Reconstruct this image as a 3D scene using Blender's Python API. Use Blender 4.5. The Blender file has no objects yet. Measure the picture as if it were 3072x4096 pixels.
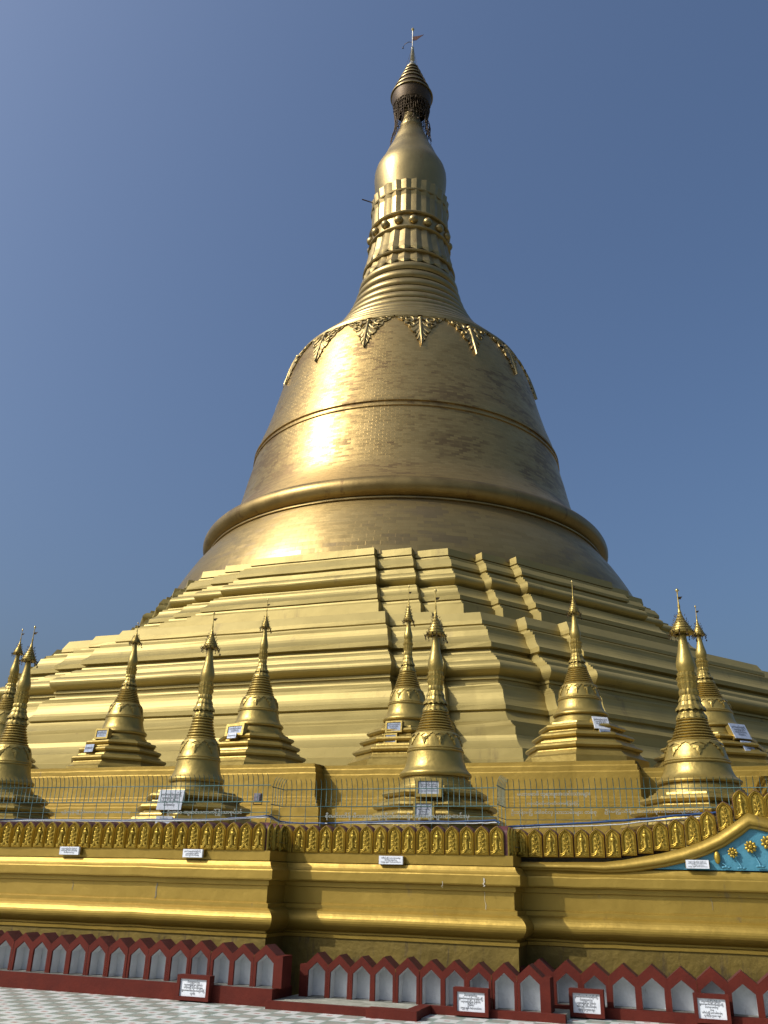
import bpy, math, random
import numpy as np
from mathutils import Vector, Matrix
random.seed(7)
PI=math.pi; TAU=2*PI; R=math.radians
SC=bpy.context.scene; COL=SC.collection

# ------------------------------------------------------------------ camera
CP,CR=R(23.32),R(1.519)
FW=Vector((0,math.cos(CP),math.sin(CP))); _r=Vector((1,0,0)); _u=Vector((0,-math.sin(CP),math.cos(CP)))
RT=_r*math.cos(CR)+_u*math.sin(CR); UP=_u*math.cos(CR)-_r*math.sin(CR)
EYE=1.6
cd=bpy.data.cameras.new('camera'); cam=bpy.data.objects.new('camera',cd); COL.objects.link(cam)
cd.sensor_fit='VERTICAL'; cd.sensor_height=36; cd.sensor_width=27; cd.lens=3464.6/4096*36
cd.clip_start=.1; cd.clip_end=6000
M=Matrix((RT,UP,-FW)).transposed().to_4x4(); M.translation=Vector((0,0,EYE)); cam.matrix_world=M
SC.camera=cam
# ------------------------------------------------------------------ light
SUN_AZ,SUN_EL=R(68),R(41)       # sun stands behind the camera to the left
SUND=Vector((-math.sin(SUN_AZ)*math.cos(SUN_EL),-math.cos(SUN_AZ)*math.cos(SUN_EL),math.sin(SUN_EL)))
w=bpy.data.worlds.new('World'); SC.world=w; w.use_nodes=True
nt=w.node_tree; sky=nt.nodes.new('ShaderNodeTexSky'); sky.sky_type='NISHITA'; sky.sun_disc=False
sky.sun_elevation=SUN_EL; sky.sun_rotation=PI+SUN_AZ; sky.air_density=1.2; sky.dust_density=8; sky.ozone_density=7.5; sky.altitude=0
bg=nt.nodes['Background']; bg.inputs[1].default_value=.135; nt.links.new(sky.outputs[0],bg.inputs[0])
sl=bpy.data.lights.new('sun','SUN'); sl.energy=4.2; sl.angle=R(.5); sl.color=(1,.95,.86)
so=bpy.data.objects.new('sun',sl); COL.objects.link(so); so.rotation_euler=(-SUND).to_track_quat('-Z','Y').to_euler(); so.location=SUND*200
SC.view_settings.view_transform='Standard'; SC.view_settings.look='None'; SC.view_settings.gamma=1; SC.view_settings.exposure=0

# ------------------------------------------------------------------ frames
A1=R(-19.47)
E1=Vector((math.cos(A1),math.sin(A1),0)); N1=Vector((-math.sin(A1),math.cos(A1),0))   # along the walls / away from viewer
def W(u,D,z): return E1*u+N1*D+Vector((0,0,z))
AX=Vector((math.sin(R(1.518))*55,math.cos(R(1.518))*55,0))
def px(x,y,D):                       # point of the wall-parallel plane at distance D seen at photo coordinate x,y
    d=FW+((x-1536)*RT-(y-2048)*UP)/3464.6
    P=d*(D/d.dot(N1)); return P.dot(E1), P.z+EYE

# ------------------------------------------------------------------ materials
def nodes(m): m.use_nodes=True; t=m.node_tree; return t,t.nodes,t.links,t.nodes['Principled BSDF']
def ramp(ns,c):
    r=ns.new('ShaderNodeValToRGB'); e=r.color_ramp.elements
    e[0].position,e[0].color=c[0][0],(*c[0][1],1); e[1].position,e[1].color=c[-1][0],(*c[-1][1],1)
    for p,k in c[1:-1]:
        q=e.new(p); q.color=(*k,1)
    return r
def paint(name,c1,c2,metal=0,rough=.5,scale=2.0,bump=.1,bscale=14,dirt=None,dscale=1.2,dlo=.62,streak=True,rvar=.12):
    m=bpy.data.materials.new(name); t,ns,L,b=nodes(m)
    tc=ns.new('ShaderNodeNewGeometry'); mp=ns.new('ShaderNodeMapping'); L.new(tc.outputs['Position'],mp.inputs[0])
    n1=ns.new('ShaderNodeTexNoise'); n1.inputs['Scale'].default_value=scale; n1.inputs['Detail'].default_value=6; n1.inputs['Roughness'].default_value=.65
    L.new(mp.outputs[0],n1.inputs[0])
    r1=ramp(ns,[(.3,c1),(.72,c2)]); L.new(n1.outputs[0],r1.inputs[0]); col=r1.outputs[0]
    if dirt:
        mp2=ns.new('ShaderNodeMapping'); L.new(tc.outputs['Position'],mp2.inputs[0]); mp2.inputs['Scale'].default_value=(1,1,.22 if streak else 1)
        n2=ns.new('ShaderNodeTexNoise'); n2.inputs['Scale'].default_value=dscale*4; n2.inputs['Detail'].default_value=8; n2.inputs['Roughness'].default_value=.7
        L.new(mp2.outputs[0],n2.inputs[0])
        r2=ramp(ns,[(dlo,(0,0,0)),(dlo+.13,(1,1,1))]); L.new(n2.outputs[0],r2.inputs[0])
        mx=ns.new('ShaderNodeMixRGB'); L.new(r2.outputs[0],mx.inputs[0]); L.new(col,mx.inputs[1]); mx.inputs[2].default_value=(*dirt,1); col=mx.outputs[0]
    L.new(col,b.inputs['Base Color']); b.inputs['Metallic'].default_value=metal
    ma=ns.new('ShaderNodeMapRange'); L.new(n1.outputs[0],ma.inputs[0]); ma.inputs[3].default_value=rough-rvar; ma.inputs[4].default_value=rough+rvar
    L.new(ma.outputs[0],b.inputs['Roughness'])
    if bump:
        n3=ns.new('ShaderNodeTexNoise'); n3.inputs['Scale'].default_value=bscale; n3.inputs['Detail'].default_value=4; L.new(mp.outputs[0],n3.inputs[0])
        bu=ns.new('ShaderNodeBump'); bu.inputs['Strength'].default_value=bump; bu.inputs['Distance'].default_value=.05
        L.new(n3.outputs[0],bu.inputs['Height']); L.new(bu.outputs[0],b.inputs['Normal'])
    return m
def dull(m,v=.15): m.node_tree.nodes['Principled BSDF'].inputs['Specular IOR Level'].default_value=v; return m
G_LOW=paint('gold_wall_paint',(.262,.172,.026),(.325,.219,.038),.58,.48,1.3,.2,5,dirt=(.17,.12,.05),dlo=.63,rvar=.05)
G_BASE_SHADE=paint('shaded_gold_base_paint',(.12,.085,.018),(.19,.135,.028),.6,.6,1.6,.3,8,dirt=(.07,.05,.025),dlo=.55,dscale=1.6)  # darker, streaky wall gold; the shade below the bulge is put into this colour
G_PET=paint('gold_relief_paint',(.33,.225,.03),(.42,.29,.045),.75,.42,3,.15,30)
G_TIER=paint('pale_gold_terrace_paint',(.27,.208,.062),(.33,.258,.082),.5,.52,.5,.18,1.6,dirt=(.19,.14,.05),dlo=.60,dscale=.25,rvar=.05)
G_STU=paint('gold_stupa_paint',(.28,.20,.048),(.36,.265,.072),.68,.40,2,.14,12,dirt=(.20,.14,.06),dlo=.62,dscale=1.5)
G_ROUGH=paint('old_gold_spire_leaf',(.28,.205,.082),(.35,.265,.11),.85,.40,.8,.12,6,dirt=(.26,.16,.06),dscale=.5,dlo=.58)
BRONZE=paint('dark_bronze',(.035,.021,.008),(.085,.052,.018),.6,.5,6,.3,20)
RIMG=paint('umbrella_rim_gold',(.5,.38,.14),(.62,.48,.2),.9,.3,5,0)
RED=paint('red_wall_paint',(.068,.011,.007),(.100,.017,.010),0,.8,4,.12,25,dirt=(.07,.02,.015),dlo=.66)
dull(RED); MAROON=paint('maroon_paint',(.055,.010,.010),(.085,.016,.016),0,.6,5,.2,20)
WHITE=paint('whitewash',(.50,.52,.53),(.64,.66,.67),0,.8,3,.2,20,dirt=(.10,.08,.07),dlo=.66,dscale=2.2)
SOOT=paint('sooty_cement',(.05,.05,.045),(.22,.22,.19),0,.8,9,.3,30)
CEMENT=paint('stained_cement',(.16,.16,.12),(.34,.34,.28),0,.85,5,.3,30)
BLUE=paint('turquoise_paint',(.04,.17,.24),(.055,.21,.29),0,.5,2,.2,14,dirt=(.03,.12,.22),dlo=.64)
MARBLE=paint('white_marble',(.52,.55,.60),(.68,.70,.73),0,.4,7,0)
SLATE=paint('grey_marble',(.22,.27,.36),(.33,.38,.48),0,.3,9,0)
STONE=paint('mid_grey_marble',(.26,.29,.34),(.38,.41,.46),0,.5,7,0)  # marble in a greyer, darker tone than the white boards
INK=paint('black_lettering',(.015,.015,.02),(.03,.03,.04),0,.6,5,0)
IRON=paint('teal_iron_paint',(.03,.08,.08),(.06,.13,.12),.1,.5,30,0)
STEEL=paint('grey_steel_letters',(.20,.22,.20),(.30,.32,.29),.3,.5,20,0)
HOSE=paint('blue_hose',(.01,.035,.10),(.02,.06,.16),0,.35,8,0)
PIPE=paint('pale_pipe',(.4,.42,.42),(.5,.52,.52),0,.45,8,0)
FLAG=paint('vane_copper',(.14,.07,.045),(.20,.10,.07),.5,.5,8,0)

ANR=0.25
def plates(name,c,dark,bw,bh,metal=.85,rough=.34):
    # rows of overlapping gilded copper plates; plate tone differs from plate to plate, tarnish in clusters
    m=bpy.data.materials.new(name); t,ns,L,b=nodes(m)
    uv=ns.new('ShaderNodeUVMap'); uv.uv_map='uv'
    br=ns.new('ShaderNodeTexBrick'); L.new(uv.outputs[0],br.inputs[0])
    br.inputs['Scale'].default_value=1; br.inputs['Brick Width'].default_value=bw; br.inputs['Row Height'].default_value=bh
    br.inputs['Mortar Size'].default_value=.007; br.inputs['Mortar Smooth'].default_value=.3; br.inputs['Bias'].default_value=0
    br.inputs['Color1'].default_value=(0,0,0,1); br.inputs['Color2'].default_value=(1,1,1,1); br.inputs['Mortar'].default_value=(.5,.5,.5,1)
    gm=ns.new('ShaderNodeNewGeometry')
    big=ns.new('ShaderNodeTexNoise'); big.inputs['Scale'].default_value=.22; big.inputs['Detail'].default_value=5; big.inputs['Roughness'].default_value=.6
    L.new(gm.outputs['Position'],big.inputs[0])
    mpz=ns.new('ShaderNodeMapping'); mpz.inputs['Scale'].default_value=(.3,.3,2.2); L.new(gm.outputs['Position'],mpz.inputs[0])
    row=ns.new('ShaderNodeTexNoise'); row.inputs['Scale'].default_value=.8; row.inputs['Detail'].default_value=3; L.new(mpz.outputs[0],row.inputs[0])
    a=ns.new('ShaderNodeMath'); a.operation='MULTIPLY_ADD'; L.new(br.outputs['Color'],a.inputs[0]); a.inputs[1].default_value=.20; L.new(big.outputs[0],a.inputs[2])
    a2=ns.new('ShaderNodeMath'); a2.operation='MULTIPLY_ADD'; L.new(row.outputs[0],a2.inputs[0]); a2.inputs[1].default_value=.45; L.new(a.outputs[0],a2.inputs[2])
    r=ramp(ns,[(.58,c),(.86,tuple(x*.84 for x in c)),(1.02,dark)]); L.new(a2.outputs[0],r.inputs[0])
    mx=ns.new('ShaderNodeMixRGB'); mx.blend_type='MULTIPLY'; mx.inputs[2].default_value=(.82,.78,.72,1); L.new(br.outputs['Fac'],mx.inputs[0]); L.new(r.outputs[0],mx.inputs[1])
    L.new(mx.outputs[0],b.inputs['Base Color']); b.inputs['Metallic'].default_value=metal
    ma=ns.new('ShaderNodeMapRange'); L.new(a2.outputs[0],ma.inputs[0]); ma.inputs[1].default_value=.4; ma.inputs[2].default_value=1.05; ma.inputs[3].default_value=rough-.05; ma.inputs[4].default_value=rough+.2
    L.new(ma.outputs[0],b.inputs['Roughness'])
    sm=ns.new('ShaderNodeTexNoise'); sm.inputs['Scale'].default_value=1.3; sm.inputs['Detail'].default_value=5; L.new(gm.outputs['Position'],sm.inputs[0])
    h=ns.new('ShaderNodeMath'); h.operation='MULTIPLY_ADD'; L.new(br.outputs['Color'],h.inputs[0]); h.inputs[1].default_value=.25; L.new(sm.outputs[0],h.inputs[2])
    h2=ns.new('ShaderNodeMath'); h2.operation='SUBTRACT'; L.new(h.outputs[0],h2.inputs[0]); 
    h3=ns.new('ShaderNodeMath'); h3.operation='MULTIPLY'; L.new(br.outputs['Fac'],h3.inputs[0]); h3.inputs[1].default_value=.2; L.new(h3.outputs[0],h2.inputs[1])
    bu=ns.new('ShaderNodeBump'); bu.inputs['Strength'].default_value=.30; bu.inputs['Distance'].default_value=.05
    tg=ns.new('ShaderNodeTangent'); tg.direction_type='RADIAL'; tg.axis='Z'; L.new(tg.outputs[0],b.inputs['Tangent'])
    b.inputs['Anisotropic'].default_value=.6; b.inputs['Anisotropic Rotation'].default_value=ANR
    cb=ns.new('ShaderNodeCombineXYZ')
    for i,kk in enumerate((1,5,9)):
        q=ns.new('ShaderNodeMath'); q.operation='MULTIPLY'; L.new(br.outputs['Color'],q.inputs[0]); q.inputs[1].default_value=kk
        q2=ns.new('ShaderNodeMath'); q2.operation='FRACT'; L.new(q.outputs[0],q2.inputs[0])
        q3=ns.new('ShaderNodeMath'); q3.operation='SUBTRACT'; L.new(q2.outputs[0],q3.inputs[0]); q3.inputs[1].default_value=.5; L.new(q3.outputs[0],cb.inputs[i])
    sc_=ns.new('ShaderNodeVectorMath'); sc_.operation='SCALE'; sc_.inputs['Scale'].default_value=.06; L.new(cb.outputs[0],sc_.inputs[0])
    ad=ns.new('ShaderNodeVectorMath'); ad.operation='ADD'; L.new(gm.outputs['Normal'],ad.inputs[0]); L.new(sc_.outputs[0],ad.inputs[1])
    nn=ns.new('ShaderNodeVectorMath'); nn.operation='NORMALIZE'; L.new(ad.outputs[0],nn.inputs[0]); L.new(nn.outputs[0],bu.inputs['Normal'])
    L.new(h2.outputs[0],bu.inputs['Height']); L.new(bu.outputs[0],b.inputs['Normal'])
    return m
PLATE=plates('gilded_plates',(.47,.325,.12),(.25,.165,.07),.42,.15,rough=.31)
PLATE2=plates('gilded_plates_skirt',(.40,.285,.108),(.26,.19,.09),.7,.27,rough=.33)

def tilemat():
    m=bpy.data.materials.new('glazed_floor_tiles'); t,ns,L,b=nodes(m)
    g=ns.new('ShaderNodeNewGeometry'); mp=ns.new('ShaderNodeMapping'); mp.vector_type='TEXTURE'
    o=W(-6.13,12.26,0); S=.305
    mp.inputs['Location'].default_value=o-(E1+N1)*S/2; mp.inputs['Rotation'].default_value=(0,0,A1); mp.inputs['Scale'].default_value=(S,S,S)
    L.new(g.outputs['Position'],mp.inputs[0])
    sx=ns.new('ShaderNodeSeparateXYZ'); L.new(mp.outputs[0],sx.inputs[0])
    def math_(op,a,bb=None,c=None):
        n=ns.new('ShaderNodeMath'); n.operation=op
        for i,v in enumerate((a,bb,c)):
            if v is None: continue
            if isinstance(v,(int,float)): n.inputs[i].default_value=v
            else: L.new(v,n.inputs[i])
        return n.outputs[0]
    fx=math_('FLOOR',sx.outputs[0]); fy=math_('FLOOR',sx.outputs[1])
    par=math_('MODULO',math_('ADD',math_('ADD',fx,fy),2000),2)
    cx=math_('ABSOLUTE',math_('SUBTRACT',math_('FRACT',sx.outputs[0]),.5)); cy=math_('ABSOLUTE',math_('SUBTRACT',math_('FRACT',sx.outputs[1]),.5))
    dsum=math_('MAXIMUM',cx,cy)
    dot=math_('LESS_THAN',dsum,.13); dot2=math_('LESS_THAN',dsum,.30); grout=math_('GREATER_THAN',dsum,.485)
    nz=ns.new('ShaderNodeTexNoise'); nz.inputs['Scale'].default_value=1.2; nz.inputs['Detail'].default_value=5; L.new(g.outputs['Position'],nz.inputs[0])
    def mix(f,a,bb):
        n=ns.new('ShaderNodeMixRGB')
        L.new(f,n.inputs[0])
        for i,v in ((1,a),(2,bb)):
            if isinstance(v,tuple): n.inputs[i].default_value=(*v,1)
            else: L.new(v,n.inputs[i])
        return n.outputs[0]
    wcol=mix(dot,(.60,.63,.60),(.42,.27,.24)); gcol=mix(dot2,(.25,.32,.27),(.32,.32,.28))
    c=mix(par,wcol,gcol); c=mix(grout,c,(.33,.34,.33))
    rr=ramp(ns,[(.35,(.86,.88,.86)),(.65,(1,1,1))]); L.new(nz.outputs[0],rr.inputs[0])
    mm=ns.new('ShaderNodeMixRGB'); mm.blend_type='MULTIPLY'; mm.inputs[0].default_value=1; L.new(c,mm.inputs[1]); L.new(rr.outputs[0],mm.inputs[2])
    L.new(mm.outputs[0],b.inputs['Base Color']); b.inputs['Roughness'].default_value=.28
    return m
TILE=tilemat()

# ------------------------------------------------------------------ mesh helpers
class MB:
    def __init__(s): s.v=[]; s.f=[]; s.uv={}; s.sm=set()
    def add(s,vs,fs,smooth=False):
        o=len(s.v); s.v+= [tuple(v) for v in vs]
        for f in fs:
            if smooth: s.sm.add(len(s.f))
            s.f.append(tuple(i+o for i in f))
        return o
    def box(s,c,sx,sy,sz,ex=Vector((1,0,0)),ey=Vector((0,1,0)),ez=Vector((0,0,1))):
        c=Vector(c); P=[c+ex*(a*sx/2)+ey*(b*sy/2)+ez*(d*sz/2) for d in(-1,1) for b in(-1,1) for a in(-1,1)]
        s.add(P,[(0,2,3,1),(4,5,7,6),(0,1,5,4),(2,6,7,3),(0,4,6,2),(1,3,7,5)])
    def tube(s,pts,r,n=6,caps=True):
        pts=[Vector(p) for p in pts]; rs=r if isinstance(r,(list,tuple)) else [r]*len(pts)
        V=[]; 
        for i,p in enumerate(pts):
            d=(pts[min(i+1,len(pts)-1)]-pts[max(i-1,0)]).normalized()
            a=Vector((0,0,1)) if abs(d.z)<.9 else Vector((1,0,0))
            x=d.cross(a).normalized(); y=d.cross(x)
            V+=[p+(x*math.cos(TAU*k/n)+y*math.sin(TAU*k/n))*rs[i] for k in range(n)]
        F=[(i*n+k,i*n+(k+1)%n,(i+1)*n+(k+1)%n,(i+1)*n+k) for i in range(len(pts)-1) for k in range(n)]
        if caps: F+= [tuple(range(n)),tuple((len(pts)-1)*n+k for k in range(n-1,-1,-1))]
        s.add(V,F,True)
    def lathe(s,prof,n=64,c=Vector((0,0,0)),uvr=None,close=True,smooth=True,rf=None,zf=None,a0=0,a1=TAU):
        # prof: list of (r,z)
        full=abs(a1-a0-TAU)<1e-6; cols=n if full else n+1
        V=[]
        for i,(r,z) in enumerate(prof):
            for k in range(cols):
                a=a0+(a1-a0)*k/n; rr=r*(rf(a,i) if rf else 1); zz=z+(zf(a,i) if zf else 0)
                V.append((c.x+rr*math.sin(a),c.y-rr*math.cos(a),c.z+zz))
        o=len(s.v); s.v+=V
        arc=[0]
        for i in range(1,len(prof)): arc.append(arc[-1]+math.hypot(prof[i][0]-prof[i-1][0],prof[i][1]-prof[i-1][1]))
        for i in range(len(prof)-1):
            for k in range(n):
                k2=(k+1)%cols
                if smooth: s.sm.add(len(s.f))
                if uvr:
                    u0=a0+(a1-a0)*k/n; u1=a0+(a1-a0)*(k+1)/n
                    s.uv[len(s.f)]=[(u0*uvr,arc[i]),(u1*uvr,arc[i]),(u1*uvr,arc[i+1]),(u0*uvr,arc[i+1])]
                s.f.append((o+i*cols+k,o+i*cols+k2,o+(i+1)*cols+k2,o+(i+1)*cols+k))
    def blob(s,c,r,n=8,m=5,sc=(1,1,1),ex=None,ey=None,ez=None):
        c=Vector(c); ex=ex or Vector((1,0,0)); ey=ey or Vector((0,1,0)); ez=ez or Vector((0,0,1))
        V=[];F=[]
        for i in range(m+1):
            t=PI*i/m
            for k in range(n):
                a=TAU*k/n; V.append(c+ex*(r*sc[0]*math.sin(t)*math.cos(a))+ey*(r*sc[1]*math.sin(t)*math.sin(a))+ez*(r*sc[2]*math.cos(t)))
        for i in range(m):
            for k in range(n): F.append((i*n+k,i*n+(k+1)%n,(i+1)*n+(k+1)%n,(i+1)*n+k))
        s.add(V,F,True)
    def prism(s,pts,fn,t):
        # pts 2D outline (ccw), fn(x,y,h)->3D, extruded from h=0 to t
        n=len(pts); V=[fn(x,y,0) for x,y in pts]+[fn(x,y,t) for x,y in pts]
        s.add(V,[tuple(range(n,2*n)),tuple(range(n-1,-1,-1))]+[(i,(i+1)%n,n+(i+1)%n,n+i) for i in range(n)])
    def build(s,name,mat,parent=None,auto=None,label=None,loc=None):
        me=bpy.data.meshes.new(name); 
        o0=Vector((0,0,0))
        me.from_pydata([tuple(v) for v in s.v],[],s.f)
        if s.uv:
            l=me.uv_layers.new(name='uv')
            for p in me.polygons:
                q=s.uv.get(p.index)
                if q:
                    for li,cc in zip(p.loop_indices,q): l.data[li].uv=cc
        if s.sm:
            me.polygons.foreach_set('use_smooth',[p.index in s.sm for p in me.polygons])
            if auto: me.set_sharp_from_angle(angle=R(auto))
        me.validate(); me.update()
        if isinstance(mat,(list,tuple)):
            for q in mat: me.materials.append(q)
        else: me.materials.append(mat)
        ob=bpy.data.objects.new(name,me); COL.objects.link(ob)
        if parent is not None:
            ob.parent=parent
        if label: ob['label']=label
        return ob
def thing(name,label,cat,loc=(0,0,0),rz=0,group=None,kind=None):
    o=bpy.data.objects.new(name,None); o.empty_display_size=.2; COL.objects.link(o); o.location=loc; o.rotation_euler=(0,0,rz)
    o['label']=label; o['category']=cat
    if group: o['group']=group
    if kind: o['kind']=kind
    return o
def wallempty(name,label,cat,u,D,z,group=None,rot=0,kind=None): return thing(name,label,cat,W(u,D,z),A1+rot,group,kind)
def kindset(o,k='structure'): o['kind']=k; return o

def interp(x,xs,ys): return float(np.interp(x,xs,ys))

# sweep a profile [(t,z)] (t outward = toward viewer) along a plan path of (u,D); all in the local frame of the thing (x=u,y=D)
def sweep(path,prof,mb,ou=0,oD=0,oz=0,endcap=True,jit=0):
    sub=[path[0]]; rn=random.Random(3)
    for a,b in zip(path[:-1],path[1:]):
        L_0=math.hypot(b[0]-a[0],b[1]-a[1]); k_0=max(1,int(L_0/.45))
        for j in range(1,k_0+1): sub.append((a[0]+(b[0]-a[0])*j/k_0,a[1]+(b[1]-a[1])*j/k_0))
    path=sub
    n=len(path); offs=[]
    for i in range(n):
        a=Vector((*path[max(i-1,0)],)) ; b=Vector((*path[i],)); c=Vector((*path[min(i+1,n-1)],))
        d1=(b-a).normalized() if i>0 else (c-b).normalized(); d2=(c-b).normalized() if i<n-1 else d1
        n1=Vector((d1.y,-d1.x)); n2=Vector((d2.y,-d2.x))
        m=n1+n2; k=m.length_squared
        offs.append(m*(2/k) if k>1e-6 else n1)
    m=len(prof); V=[]
    for i in range(n):
        jt,jz=rn.gauss(0,.004),rn.gauss(0,.0035)
        for t,z in prof: V.append((path[i][0]+offs[i].x*(t+jt)-ou,path[i][1]+offs[i].y*(t+jt)-oD,z+jz-oz))
    F=[(i*m+j,(i+1)*m+j,(i+1)*m+j+1,i*m+j+1) for i in range(n-1) for j in range(m-1)]
    mb.add(V,F)

# ------------------------------------------------------------------ text
def text_mesh(lines,width,height,align='CENTER',extr=.002,maxw=None):
    cu=bpy.data.curves.new('lettering','FONT'); cu.body='\n'.join(lines); cu.align_x=align; cu.size=1; cu.space_line=1.15; cu.resolution_u=2; cu.offset=.012
    ob=bpy.data.objects.new('tmp',cu); COL.objects.link(ob); dg=bpy.context.evaluated_depsgraph_get(); dg.update()
    me=bpy.data.meshes.new_from_object(ob.evaluated_get(dg)); bpy.data.objects.remove(ob); bpy.data.curves.remove(cu)
    n=len(me.vertices); co=np.zeros(n*3); me.vertices.foreach_get('co',co); co=co.reshape(-1,3)
    lo,hi=co.min(0),co.max(0); sx=width/(hi[0]-lo[0]); sy=height/(hi[1]-lo[1])
    co[:,0]=(co[:,0]-(lo[0]+hi[0])/2)*sx; co[:,1]=(co[:,1]-(lo[1]+hi[1])/2)*sy
    V=[(x,0,y) for x,y,_ in co]; F=[tuple(p.vertices) for p in me.polygons]
    bpy.data.meshes.remove(me)
    return V,F
def lettering(lines,width,height,parent,mat,loc,tilt=0,name='lettering'):
    V,F=text_mesh(lines,width,height)
    m=MB(); m.add(V,F); ob=m.build(name,mat,parent); ob.location=loc; ob.rotation_euler=(tilt,0,0); return ob
TX=['ရွှေမော်ဓောစေတီတော်မြတ်ကြီး','ပတ္တမြားမြို့ နေ ဦးစိုးဝင်း','ဒေါ်ခင်မြင့် သားသမီးတစ်စု','မိသားစုကောင်းမှု','၁၃၅၉ ခုနှစ် တော်သလင်းလ','ကုသိုလ်ကောင်းမှု အလှူ','လှူဒါန်းငွေ ၅၀၀၀ ကျပ်','အမျှ အမျှ ယူတော်မူကြပါ']

# ------------------------------------------------------------------ ground
g=MB(); g.add([(-2500,-2500,-.05),(2500,-2500,-.05),(2500,2500,-.05),(-2500,2500,-.05)],[(0,1,2,3)])
kindset(g.build('ground',paint('worn_earth',(.07,.075,.04),(.14,.12,.08),0,.9,.05,0)))
g=MB(); q=[W(-45,-2,0),W(45,-2,0),W(45,26,0),W(-45,26,0)]; g.add(q,[(0,1,2,3)]); kindset(g.build('pavement',TILE))

# ------------------------------------------------------------------ great stupa
gs=thing('great_stupa','towering golden bell shaped stupa on stepped octagonal terraces, crowned by a dark umbrella','stupa',AX)
K=7; HALF=PI/K
def redent(ap):
    w1=3.33+.455*(ap-15.1); w2=w1+1.76; c=(ap-1.04)*math.tan(HALF)
    return [(-w2,ap-1.04),(-w2,ap-.52),(-w1,ap-.52),(-w1,ap),(w1,ap),(w1,ap-.52),(w2,ap-.52),(w2,ap-1.04),(c,ap-1.04)]
def tier(name,prof,mat):
    mb=MB(); rows=[]
    rn=random.Random(len(prof)); jit={}
    for ap,z in prof:
        row=[]
        for k in range(K):
            a=A1+k*TAU/K; e=Vector((math.cos(a),math.sin(a),0)); o=Vector((math.sin(a),-math.cos(a),0))
            rd=redent(ap); pts_=[]
            nx=(rd[-1][0],rd[-1][1]); prev=(-(ap-1.04)*math.tan(HALF),ap-1.04)
            seg=[]
            for i,(u,v) in enumerate(rd):
                a=prev if i==0 else rd[i-1]; m_=(7 if i==4 else (2 if i in (0,8,2,6) else 1))
                for j in range(1,m_+1): seg.append((a[0]+(u-a[0])*j/m_,a[1]+(v-a[1])*j/m_))
            for i,(u,v) in enumerate(seg):
                q=jit.setdefault((k,i),(rn.gauss(0,.006),rn.gauss(0,.005),rn.gauss(0,.006)))
                row.append(e*(u+q[2])+o*(v+q[0]+rn.gauss(0,.003))+Vector((0,0,z+q[1])))
        rows.append(row)
    n=len(rows[0]); V=[p for r in rows for p in r]
    F=[(i*n+k,i*n+(k+1)%n,(i+1)*n+(k+1)%n,(i+1)*n+k) for i in range(len(rows)-1) for k in range(n)]
    mb.add(V,F); return mb.build(name,mat,gs)
def curve(p0,p1,c,n=5):   # quadratic profile from p0 to p1 through control c
    return [((1-t)**2*p0[0]+2*t*(1-t)*c[0]+t*t*p1[0],(1-t)**2*p0[1]+2*t*(1-t)*c[1]+t*t*p1[1]) for t in [i/n for i in range(n+1)]]
low=[(26.05,4.2),(26.05,5.28),(26.0,5.3),(25.98,5.62),(25.85,5.66)]+curve((25.8,5.68),(25.38,6.12),(25.42,5.9))+[(25.3,6.14),(25.3,6.42),(25.12,6.44),(25.12,6.50),(24.98,6.52),(24.98,6.58),(24.84,6.60),(24.84,6.68),(24.68,6.7)]+curve((24.6,6.72),(24.2,7.12),(24.3,6.95))+[(24.28,7.17),(24.28,7.32)]+curve((24.24,7.34),(24.0,7.9),(24.02,7.6))+[(23.9,7.92),(23.9,8.0),(23.8,8.02),(23.8,8.09),(23.66,8.11),(23.64,8.18)]
mid1=[(23.64,8.18),(23.45,8.2),(23.45,8.36),(23.53,8.38),(23.53,8.45),(23.47,8.47),(23.47,8.5)]+[(23.5+.27*math.sin(PI*t)**.8,8.5+.56*t) for t in [i/9 for i in range(10)]]+[(23.4,9.08),(23.38,9.17),(23.22,9.19),(23.2,9.28),(23.04,9.31),(22.95,9.42),(22.8,9.5),(22.6,9.55),(22.58,9.62),(22.46,9.63),(22.46,9.72),(22.66,9.77),(22.66,9.95)]+curve((22.62,9.97),(22.2,10.55),(22.22,10.25))+[(22.0,10.57),(22.0,10.73),(21.75,10.76),(21.68,10.88),(21.34,10.92),(21.34,10.99),(21.40,11.03),(21.38,11.19),(21.14,11.58),(20.9,11.62),(18.3,11.66)]
up=[(18.36,11.6),(18.3,12.3),(18.25,12.91),(18.05,12.93),(18.05,13.05),(17.85,13.08),(17.82,13.2),(17.5,13.23),(17.5,13.31),(17.62,13.34),(17.62,13.54)]+curve((17.58,13.56),(17.15,14.02),(17.2,13.75))+[(17.0,14.04),(17.0,14.17),(16.75,14.2),(16.72,14.3),(16.42,14.33),(16.42,14.42)]+[(16.46+.24*math.sin(PI*t)**.8,14.43+.57*t) for t in [i/8 for i in range(9)]]+[(16.3,15.02),(16.28,15.17),(16.05,15.2),(16.02,15.38),(15.75,15.42),(15.75,15.52),(15.88,15.56),(15.88,15.7)]+[(15.68,16.0),(15.5,16.02),(15.5,16.16),(15.3,16.2),(15.28,16.3),(15.04,16.33),(15.04,16.4),(15.16,16.42),(15.1,16.79),(14.95,16.8),(13.6,16.82)]
tier('lower_terrace',low,G_TIER); tier('middle_terrace',mid1,G_TIER); tier('upper_terrace',up,G_TIER)
def L_(name,prof,mat,n=160,uvr=None,parent=None,auto=35,**k):
    mb=MB(); mb.lathe([(r,z) for z,r in prof],n,uvr=uvr,a0=PI,a1=3*PI,**k); return mb.build(name,mat,parent or gs,auto=auto)
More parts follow.
